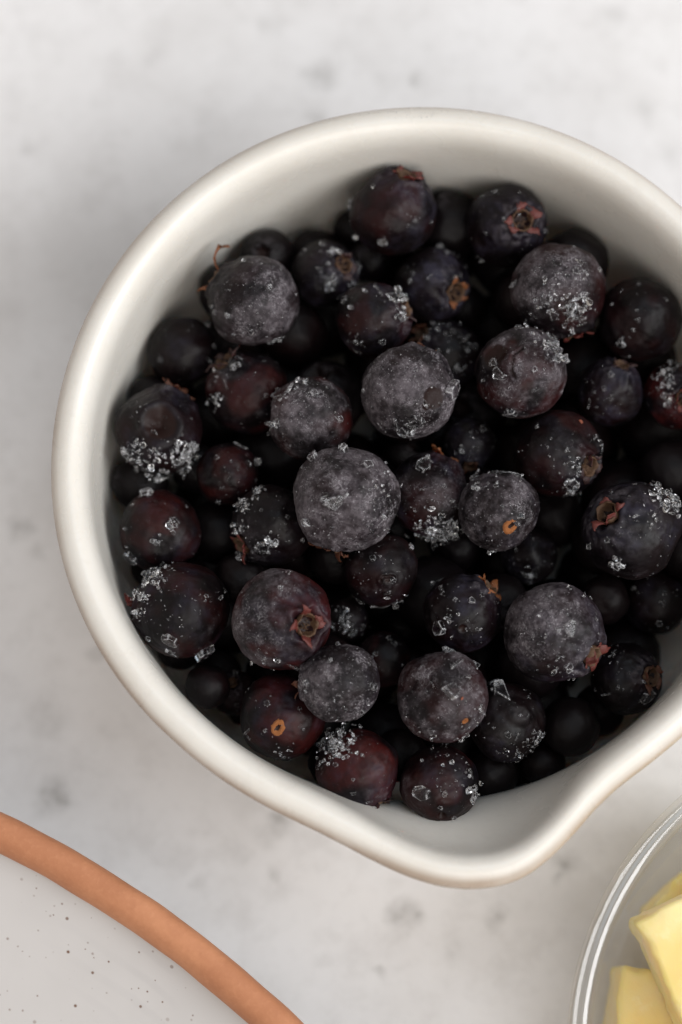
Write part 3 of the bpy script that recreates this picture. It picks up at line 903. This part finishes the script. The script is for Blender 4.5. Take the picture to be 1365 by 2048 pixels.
def berry_mesh(name, R, seed, look, feats, sphere):
    """feats: list of (kind, local direction, size, depth)"""
    V, F = sphere
    rng = np.random.default_rng(seed)
    n = len(V)
    th = np.arccos(np.clip(V[:, 2], -1, 1))
    ph = np.arctan2(V[:, 1], V[:, 0])
    rad = np.ones(n) + .055 * fbm(V * 1.3, 2, seed) + .018 * fbm(V * 3.8, 2, seed + 3)
    for q in range(6):                                           # pressed flats and soft dents
        d0 = rng.normal(0, 1, 3)
        d0 /= np.linalg.norm(d0)
        c0 = np.clip(V @ d0, -1, 1)
        rad -= rng.uniform(.02, .07) * sstep(math.cos(rng.uniform(.35, .7)), 1.0, c0)
    rad -= .035 * np.cos(th)**2
    pit = np.zeros(n)
    wr = look.get('wr', .08)
    crown = np.zeros(n)
    if look.get('cal') is not None:
        k = rng.uniform(0, 6.28)
        wob = 1 + .12 * np.sin(5 * ph + k) + .06 * np.sin(3 * ph)
        t = th / wob
        ring = np.exp(-((t - .37) / .085)**2)
        rad += .085 * ring - .20 * sstep(.34, .16, t) + .02 * np.exp(-((t - .6) / .2)**2)
        for q in range(5):                                       # swollen knobs between the sepals
            a = k + q * 2 * math.pi / 5 + rng.uniform(-.15, .15)
            d0 = np.array([math.sin(.52) * math.cos(a), math.sin(.52) * math.sin(a), math.cos(.52)])
            g = np.exp(-(np.arccos(np.clip(V @ d0, -1, 1)) / .13)**2)
            rad += .05 * g * rng.uniform(.3, 1.2)
        fold = np.sin(13 * ph + 3 * vnoise(V * 3, seed + 8)) * np.exp(-((th - .62) / .2)**2)
        rad += .012 * fold
        crown = np.exp(-((th - .45) / .28)**2)
        pit = np.maximum(pit, sstep(.30, .18, t))
    rid = 1 - np.abs(fbm(V * np.array([3.2, 3.2, 5.0]) + .4 * fbm(V * 2, 2, seed + 40)[:, None], 3, seed + 12)) * 2
    rad += wr * (.022 * (rid - .5) + .012 * fbm(V * 9, 2, seed + 14))
    # small dimples everywhere
    dim = sstep(.42, .75, vnoise(V * 5.5, seed + 21))
    rad -= (.006 + .012 * wr) * dim
    for kind, d, size, depth in feats:
        if kind == 'dent':
            ang = np.arccos(np.clip(V @ d, -1, 1))
            wob = 1 + .15 * vnoise(V * 4, seed + 33)
            g = sstep(size * 1.1, size * .12, ang * wob) if depth > .1 else sstep(size * 1.15, size * .4, ang * wob)
            rad -= depth * g
            if depth > 0:
                rad += depth * .16 * np.exp(-((ang * wob - size * 1.25) / (size * .28))**2)
                pit = np.maximum(pit, .95 * sstep(size * .98, size * .82, ang * wob))
        elif kind == 'crack':
            P = np.array(d)
            best = np.full(n, 9.0)
            wv = .02 * vnoise(V * 22, seed + 5)
            for p0, p1 in zip(P[:-1], P[1:]):
                e = p1 - p0
                u = np.clip(((V - p0) @ e) / (e @ e), 0, 1)
                best = np.minimum(best, np.linalg.norm(V - (p0 + u[:, None] * e), axis=1))
            g = np.exp(-((best + wv) / .024)**2)
            rad -= .075 * g
            rad += .022 * np.exp(-((best - .075) / .03)**2)
            pit = np.maximum(pit, .8 * g)
    fb = look['fr'] + .55 * fbm(V * 2.2, 3, seed + 60) + .12 * vnoise(V * 9, seed + 61)
    if 'frd_local' in look:
        fb += .55 * (V @ look['frd_local'])
    frost = sstep(.22, .95, fb) * min(1.0, .35 + look['fr'])
    frost *= 1 - .8 * pit
    frost = np.maximum(frost, .45 * crown * (1 - pit) * sstep(-.1, .5, vnoise(V * 8, seed + 70)))
    rad += frost * (.010 * np.abs(vnoise(V * 26, seed + 71)) + .006 * np.abs(vnoise(V * 52, seed + 72)))
    red = look['rd'] * sstep(-.35, .45, fbm(V * 1.7, 2, seed + 80) + .25 * (look['rd'] - .3))
    bloom = look['bl'] * np.clip(.95 * np.exp(-(th / .85)**2) * (look.get('cal') is not None) + sstep(-.15, .55, fbm(V * 2.1, 3, seed + 90)), 0, 1) * (1 - pit)
    me = bpy.data.meshes.new(name)
    me.from_pydata((V * rad[:, None] * R).tolist(), [], F)
    me.update()
    me.polygons.foreach_set('use_smooth', [True] * len(me.polygons))
    for an, arr in (('frost', frost), ('red', np.clip(red, 0, 1)), ('bloom', np.clip(bloom, 0, 1)), ('pit', np.clip(pit, 0, 1))):
        at_ = me.attributes.new(an, 'FLOAT', 'POINT')
        at_.data.foreach_set('value', np.ascontiguousarray(arr, dtype=np.float32))
    me.materials.append(SKIN)
    return me, rad


# ---- sepals: thin curled pointed blades, thickness included
def sepal_mesh(name, L, w0, a0, a1, twist, seed, mat):
    ns, nt = 9, 5
    rng = np.random.default_rng(seed)
    top = []
    x, z = 0.0, 0.0
    rows = []
    asym = rng.uniform(-1, 1)
    for i in range(ns):
        s = i / (ns - 1)
        ang = a0 + (a1 - a0) * s**1.2                       # 0 = upright, pi/2 = lying outwards
        if i:
            x += math.sin(ang) * L / (ns - 1)
            z += math.cos(ang) * L / (ns - 1)
        wd = w0 * (1 - s)**.75 * (1 + .25 * math.sin(math.pi * s)) + .012
        row = []
        for j in range(nt):
            t = -1 + 2 * j / (nt - 1)
            cup = -.18 * w0 * (t * t) * (1 - .4 * s)
            jit = rng.normal(0, .014)
            nx, nz = -math.cos(ang), math.sin(ang)          # inward/upward side
            yy = t * wd * (1 + (.35 * asym * t)) + twist * s * s + .03 * math.sin(5 * s + seed)
            row.append((x + nx * cup + jit, yy + rng.normal(0, .006), z + nz * cup + jit, nx, nz))
        rows.append(row)
    th = .013
    verts = []
    for side in (0, 1):
        for row in rows:
            for (px, py, pz, nx, nz) in row:
                k = th * (.5 - side)
                verts.append((px + nx * k, py, pz + nz * k))
    N = ns * nt
    faces = []
    for i in range(ns - 1):
        for j in range(nt - 1):
            a, b_, c, d = i * nt + j, i * nt + j + 1, (i + 1) * nt + j + 1, (i + 1) * nt + j
            faces += [(a, b_, c, d), (N + d, N + c, N + b_, N + a)]
    loop = [j for j in range(nt)] + [i * nt + nt - 1 for i in range(1, ns)] + [(ns - 1) * nt + j for j in range(nt - 2, -1, -1)] + [i * nt for i in range(ns - 2, 0, -1)]
    for p, q in zip(loop, loop[1:] + loop[:1]):
        faces.append((q, p, N + p, N + q))
    me = mesh_from(name, verts, faces)
    me.materials.append(mat)
    return me


SEP = {}
for ci, m in enumerate(SEPAL):
    SEP[ci] = [sepal_mesh('sepal', L, w, a0, a1, tw, 11 * ci + k, m) for k, (L, w, a0, a1, tw) in enumerate((
        (.38, .120, .35, 1.75, .03), (.30, .150, .55, 2.2, -.08), (.42, .105, .3, 1.35, .08), (.30, .12, .1, 2.9, -.06), (.36, .125, .9, 1.75, .05), (.26, .13, -.25, .8, .05),
        (.20, .12, .5, 1.4, .0), (.34, .10, .2, 2.5, .1)))]
HOOK = sepal_mesh('sepal', .72, .075, .2, 2.5, .10, 77, SEPAL[2])


def core_mesh():
    rng = np.random.default_rng(9)
    n = 30
    prof = [(0, .74), (.08, .745), (.15, .77), (.205, .84), (.225, .95), (.24, 1.02), (.262, 1.00), (.27, .9)]
    verts, faces = [(0, 0, .74)], []
    for j, (r, z) in enumerate(prof[1:]):
        for i in range(n):
            a = 2 * math.pi * i / n
            jz = rng.normal(0, .012) + (.03 * math.sin(5 * a + 1) if j > 3 else 0)
            jr = 1 + rng.normal(0, .03)
            verts.append((r * jr * math.cos(a), r * jr * math.sin(a), z + jz))
    for i in range(n):
        faces.append((0, 1 + i, 1 + (i + 1) % n))
    for j in range(len(prof) - 2):
        for i in range(n):
            k = (i + 1) % n
            faces.append((1 + j * n + i, 1 + (j + 1) * n + i, 1 + (j + 1) * n + k, 1 + j * n + k))
    for q in range(14):                                        # dried stamens
        a, r = rng.uniform(0, 6.28), rng.uniform(.03, .17)
        p0 = np.array([r * math.cos(a), r * math.sin(a), .75])
        p1 = p0 * np.array([.9, .9, 1]) + np.array([rng.normal(0, .05), rng.normal(0, .05), rng.uniform(.1, .24)])
        b0 = len(verts)
        for k in range(3):
            verts.append(tuple(p0 + .018 * np.array([math.cos(k * 2.1), math.sin(k * 2.1), 0])))
        for k in range(3):
            verts.append(tuple(p1 + .010 * np.array([math.cos(k * 2.1), math.sin(k * 2.1), 0])))
        for k in range(3):
            l = (k + 1) % 3
            faces.append((b0 + k, b0 + l, b0 + 3 + l, b0 + 3 + k))
        faces.append((b0 + 3, b0 + 4, b0 + 5))
    me = mesh_from('calyx', verts, faces)
    me.materials.append(CORE)
    return me


CORE_ME = core_mesh()


def scar_mesh():
    rng = np.random.default_rng(4)
    n = 22
    prof = [(0, .945), (.03, .95), (.055, .985), (.085, 1.012), (.115, 1.006), (.135, .985), (.145, .95)]
    verts, faces = [(0, 0, .945)], []
    for j, (r, z) in enumerate(prof[1:]):
        for i in range(n):
            a = 2 * math.pi * i / n
            jr = 1 + rng.normal(0, .06) + .12 * math.sin(2 * a)
            verts.append((r * jr * math.cos(a), r * jr * math.sin(a), z + rng.normal(0, .006)))
    for i in range(n):
        faces.append((0, 1 + i, 1 + (i + 1) % n))
    for j in range(len(prof) - 2):
        for i in range(n):
            k = (i + 1) % n
            faces.append((1 + j * n + i, 1 + (j + 1) * n + i, 1 + (j + 1) * n + k, 1 + j * n + k))
    me = mesh_from('stem_scar', verts, faces)
    me.materials.append(SCAR)
    return me


SCAR_ME = scar_mesh()


# ---- ice: crumbs, plates, needles and half-melted drops (unit size, lying in the xy plane)
def rounded(normals, dist, p, sub):
    """convex crystal with melted edges: soft intersection of half spaces"""
    V, F = ico(sub)
    q = np.clip(V @ np.array(normals).T, 0, None) / np.array(dist)[None, :]
    r = (q**p).sum(1)**(-1.0 / p)
    so = np.sort(q, axis=1)
    edge = sstep(.86, .98, so[:, -2] / np.maximum(so[:, -1], 1e-6))     # where two facets meet
    return V * np.clip(r, 0, 1.2)[:, None], F, edge


def crystal(kind, rng, sub=3):
    N, D = [], []
    add = lambda n, d: (N.append(np.array(n, float) / np.linalg.norm(n)), D.append(d))
    if kind == 'hex':
        for i in range(6):
            a = math.pi / 3 * i + rng.normal(0, .06)
            add((math.cos(a), math.sin(a), rng.uniform(-.1, .35)), rng.uniform(.36, .46))
        add((rng.normal(0, .08), rng.normal(0, .08), 1), .18)
        add((0, 0, -1), .15)
        return rounded(N, D, 18, sub)
    if kind == 'plate':
        k = int(rng.integers(4, 7))
        for i in range(k):
            a = 2 * math.pi * (i + rng.uniform(-.3, .3)) / k
            add((math.cos(a), math.sin(a), rng.uniform(-.2, .5)), rng.uniform(.24, .5))
        add((rng.normal(0, .15), rng.normal(0, .15), 1), .17)
        add((0, 0, -1), .15)
        return rounded(N, D, 16, sub)
    if kind == 'needle':
        for a in (0.2, 1.5, 2.6, 3.9, 5.2):
            add((rng.normal(0, .03), math.cos(a), math.sin(a)), rng.uniform(.055, .085))
        add((1, .5, .2), .42)
        add((-1, .3, .4), .42)
        return rounded(N, D, 14, sub)
    if kind == 'drop':
        for _ in range(9):
            add(rng.normal(0, 1, 3), rng.uniform(.30, .46))
        add((0, 0, 1), .22)
        add((0, 0, -1), .22)
        return rounded(N, D, 10, sub)
    for _ in range(10):
        add(rng.normal(0, 1, 3), rng.uniform(.2, .42))
    add((1, .2, 0), .45), add((-1, 0, .2), .42), add((0, 1, .1), .35), add((0, -1, 0), .35), add((0, .1, 1), .28), add((.1, 0, -1), .3)
    return rounded(N, D, 24, sub)


RNG = np.random.default_rng(21)
BIG = {k: [crystal(k, RNG, 4) for _ in range(6)] for k in ('hex', 'plate', 'needle', 'drop', 'chunk')}
CRY = {k: [crystal(k, RNG, 2) for _ in range(6)] for k in ('hex', 'plate', 'needle', 'drop', 'chunk')}
ICE_ME = {}
for k, vs_ in BIG.items():
    ICE_ME[k] = []
    for V, F, E_ in vs_:
        me = mesh_from('ice_shard', V, F)
        me.attributes.new('edge', 'FLOAT', 'POINT').data.foreach_set('value', np.ascontiguousarray(E_, dtype=np.float32))
        me.materials.append(ICE)
        ICE_ME[k].append(me)
FLECK_ME = mesh_from('skin_fleck', *crystal('plate', np.random.default_rng(2))[:2], smooth=False)
FLECK_ME.materials.append(FLECK)


def rand_rot(rng):
    q = rng.normal(0, 1, 4)
    q /= np.linalg.norm(q)
    w, x, y, z = q
    return np.array([[1 - 2 * (y * y + z * z), 2 * (x * y - z * w), 2 * (x * z + y * w)],
                     [2 * (x * y + z * w), 1 - 2 * (x * x + z * z), 2 * (y * z - x * w)],
                     [2 * (x * z - y * w), 2 * (y * z + x * w), 1 - 2 * (x * x + y * y)]])


def frame(nrm, spin):
    up = np.array([0, 0, 1.0]) if abs(nrm[2]) < .9 else np.array([1.0, 0, 0])
    u = np.cross(up, nrm)
    u /= np.linalg.norm(u)
    v = np.cross(nrm, u)
    c, s = math.cos(spin), math.sin(spin)
    return np.column_stack([u * c + v * s, -u * s + v * c, nrm])


def crumbs_mesh(name, items):
    """items: (centre, 3x3 basis with size, kind, variant) -> one mesh"""
    V, F, E_, k = [], [], [], 0
    for c, Mx, kind, var in items:
        v, f, e = CRY[kind][var]
        E_.append(e)
        V.append(v @ Mx.T + c)
        F += [tuple(i + k for i in t) for t in f]
        k += len(v)
    me = mesh_from(name, np.concatenate(V), F)
    me.attributes.new('edge', 'FLOAT', 'POINT').data.foreach_set('value', np.ascontiguousarray(np.concatenate(E_), dtype=np.float32))
    me.materials.append(ICE)
    return me


def build_berry(b, seed):
    rng = np.random.default_rng(1000 + seed)
    c, R, t = b['c'], b['R'], b['t']
    mm = t / FPX                                             # one photograph pixel at this berry, in metres
    cal = b.get('cal')
    if cal is not None:
        axis = pix_dir(b, cal[0], cal[1])
    else:                                                    # calyx turned away from view
        a = rng.uniform(0, 6.28)
        axis = -.75 * ZC + .5 * (math.cos(a) * XC + math.sin(a) * YC)
        axis /= np.linalg.norm(axis)
    q = Vector((0, 0, 1)).rotation_difference(Vector(axis))
    Rm = np.array(q.to_matrix())
    loc = lambda d: Rm.T @ d
    feats = [('dent', loc(pix_dir(b, x, y)), s, d) for (x, y, s, d) in b.get('dn', [])]
    if b.get('ck'):
        feats.append(('crack', [loc(pix_dir(b, x, y)) for x, y in b['ck']], 0, 0))
    for key in ('sc', 'sc2', 'sc3'):
        if b.get(key):
            feats.append(('dent', loc(pix_dir(b, *b[key])), .10, .03))
    if b.get('sc3'):
        d = b['sc3']
        feats.append(('crack', [loc(pix_dir(b, d[0] + x, d[1] + y)) for x, y in ((-14, 2), (-8, -6), (0, -6), (4, -8), (12, -6), (14, 0))], 0, 0))
    look = {k: b[k] for k in ('fr', 'rd', 'bl')}
    look['cal'] = cal
    look['wr'] = b.get('wr', .42)
    if 'frd' in b:
        v = b['frd'][0] * XC + b['frd'][1] * YC + .3 * ZC
        look['frd_local'] = loc(v / np.linalg.norm(v))
    if b.get('bump'):
        for _ in range(7):
            x, y = b['p'][0] + rng.uniform(-70, 70), b['p'][1] - rng.uniform(10, 95)
            feats.append(('dent', loc(pix_dir(b, x, y)), rng.uniform(.07, .13), -rng.uniform(.02, .045)))
    sphere = ICO5 if b['r'] > 60 and b['c'][2] - H > -.0155 else ICO4
    me, rad = berry_mesh('berry_body', R, seed, look, feats, sphere)
    root = obj('frozen_berry', None, loc=(c[0], c[1], c[2] - R))
    tag(root, b['l'], 'berry', 'frozen berries heaped in the jug')
    up = Vector((0, 0, R))
    obj('skin', me, None, root, up, q)
    if cal is not None:
        cup = obj('calyx', CORE_ME, None, root, up, q)
        kk = rng.uniform(.82, 1.08)
        cup.scale = (R * .99 * kk, R * .99 * kk, R * .99)
        missing = int(rng.integers(0, 9))
        k0 = rng.uniform(0, 6.28)
        pool = SEP[b.get('cc', 0)]
        for i in range(5):
            hook = b['p'] == (508, 604) and i == 0
            if i == missing and not hook:
                continue
            s = obj('sepal', HOOK if hook else pool[int(rng.integers(len(pool)))], None, cup)
            a = k0 + i * 2 * math.pi / 5 + rng.uniform(-.28, .28)
            if hook:                                          # the long hooked sepal points up the picture
                w = loc(.9 * YC + .3 * XC)
                a = math.atan2(w[1], w[0])
                k0 = a
            s.location = (.235 * math.cos(a), .235 * math.sin(a), .955)
            s.rotation_euler = (rng.uniform(-.3, .3), rng.uniform(-.25, .25), a + rng.uniform(-.25, .25))
            z = rng.uniform(.72, 1.12)
            s.scale = (z, rng.uniform(.85, 1.2), z)
            if hook:
                s.rotation_euler = (0, 0, a)
                s.scale = (1.25, 1.2, 1.25)
    # stem scars
    for key in ('sc', 'sc2'):
        if b.get(key):
            d = pix_dir(b, *b[key])
            i = int(np.argmax(sphere[0] @ loc(d)))
            s = obj('stem_scar', SCAR_ME, None, root, up, Vector((0, 0, 1)).rotation_difference(Vector(d)))
            sc_ = R * (rad[i] + .03)
            s.scale = (sc_ * (1.2 if key == 'sc' else .7), sc_ * (1.45 if key == 'sc' else .6), sc_)
    # ice
    V0 = sphere[0]

    def surf(px, py):
        d = pix_dir(b, px, py)
        i = int(np.argmax(V0 @ loc(d)))
        return d, R * rad[i]
    items = []
    for (px, py, spread, cnt, size) in b.get('cl', []):
        for _ in range(int(cnt * .85)):
            g = rng.normal(0, .5, 2)
            d, rr = surf(px + g[0] * spread, py + g[1] * spread)
            s = size * mm * float(np.clip(rng.lognormal(.05, .5), .4, 3.0))
            kind = rng.choice(['chunk', 'plate', 'drop', 'needle', 'hex'], p=[.46, .26, .04, .14, .10])
            lift = rng.uniform(.0, .5) * s * (2.0 if cnt > 45 else 1.0)
            m = (rand_rot(rng) if rng.uniform() < .6 else frame(d, rng.uniform(0, 6.28))) * s * (2.0 if kind == 'needle' else 1.0)
            items.append((d * (rr + lift), m, str(kind), int(rng.integers(6))))
    n_fine = int(36 + 130 * b['fr'])
    for _ in range(n_fine):                                   # loose grains over the side in view
        a, u = rng.uniform(0, 6.28), math.sqrt(rng.uniform()) * .98
        d, rr = surf(b['p'][0] + b['r'] * u * math.cos(a), b['p'][1] + b['r'] * u * math.sin(a))
        s = mm * min(9.0, rng.lognormal(.9, .42))
        items.append((d * (rr + .1 * s), rand_rot(rng) * s, 'chunk' if rng.uniform() < .7 else 'plate', int(rng.integers(6))))
    cr = obj('ice_crumbs', crumbs_mesh('ice_crumbs', items), None, root, up)
    cr['kind'] = 'stuff'
    extra = []
    for _ in range(int(rng.integers(3, 8))):
        a, u = rng.uniform(0, 6.28), math.sqrt(rng.uniform()) * .95
        extra.append((b['p'][0] + b['r'] * u * math.cos(a), b['p'][1] + b['r'] * u * math.sin(a), rng.uniform(6, 15), str(rng.choice(['chunk', 'plate', 'needle', 'hex']))))
    for (px, py, size, kind) in b.get('sh', []) + extra:
        if kind == 'drop':
            kind = 'chunk'
        d, rr = surf(px, py)
        s = size * mm
        if kind == 'fleck':
            o = obj('skin_fleck', FLECK_ME, None, root)
            sc_ = (s, s * .5, s * .6)
        else:
            o = obj('ice_shard', ICE_ME[kind][int(rng.integers(6))], None, root)
            sc_ = (s * 1.1, s * (1.0 if kind != 'needle' else 1.3), s * (1.0 if kind != 'needle' else 1.3))
        tilt = d + rng.normal(0, .22, 3)
        tilt /= np.linalg.norm(tilt)
        f = frame(tilt, rng.uniform(0, 6.28))
        pos = d * (rr + (.09 if kind != 'needle' else .04) * s)
        o.matrix_local = Matrix.Translation(up + Vector(pos)) @ Matrix(f.tolist()).to_4x4() @ Matrix.Diagonal((*sc_, 1))


for i_, b_ in enumerate(HERO):
    build_berry(b_, i_ + 1)


# ---- the berries below, seen only as dark shapes in the gaps
def build_fillers():
    pool = []
    for k in range(5):
        look = dict(fr=.0, rd=(.0, .05, .0, .0, .1)[k], bl=(.04, .0, .05, .0, .0)[k], cal=(1 if k in (1, 3) else None), wr=.1)  # red and bloom kept near zero, putting the gaps' shade into the skin colour
        pool.append(berry_mesh('berry_body', 1.0, 300 + k, look, [], ICO4)[0])
    rng = np.random.default_rng(8)
    for c, r in FILL:
        o = obj('frozen_berry', pool[int(rng.integers(5))], None, None, tuple(c), Quaternion(tuple(rng.normal(0, 1, 4))).normalized())
        o.scale = (r, r, r)
        tag(o, 'dark frozen berry deep in the jug, sunk in the shadow between upper berries', 'berry', 'berries sunk in the shadow')


build_fillers()


# ---- a smear of frost left on the back of the jug's rim
def build_smear():
    rng = np.random.default_rng(31)
    items = []
    for _ in range(260):
        px = 840 + rng.normal(0, 26)
        py = 238 + rng.normal(0, 5) - (px - 840) * .12
        if rng.uniform() < .35:
            px, py = 770 + rng.normal(0, 45), 226 + rng.normal(0, 4)
        p = at(px, py, H + .0015)
        rho = math.hypot(p[0], p[1]) * 1e3
        zz = 1.95 - np.interp(rho, [48, 49.7, 51, 52], [.5, 0, .5, 2.0])
        p[2] = H + zz * 1e-3
        s = rng.uniform(.10, .40) * 1e-3
        items.append((p, rand_rot(rng) * s, 'chunk', int(rng.integers(6))))
    o = obj('frost_smear', crumbs_mesh('frost_smear', items), None)
    tag(o, 'thin smear of white frost crumbs on the back of the jug rim', 'frost', kind='stuff')


build_smear()
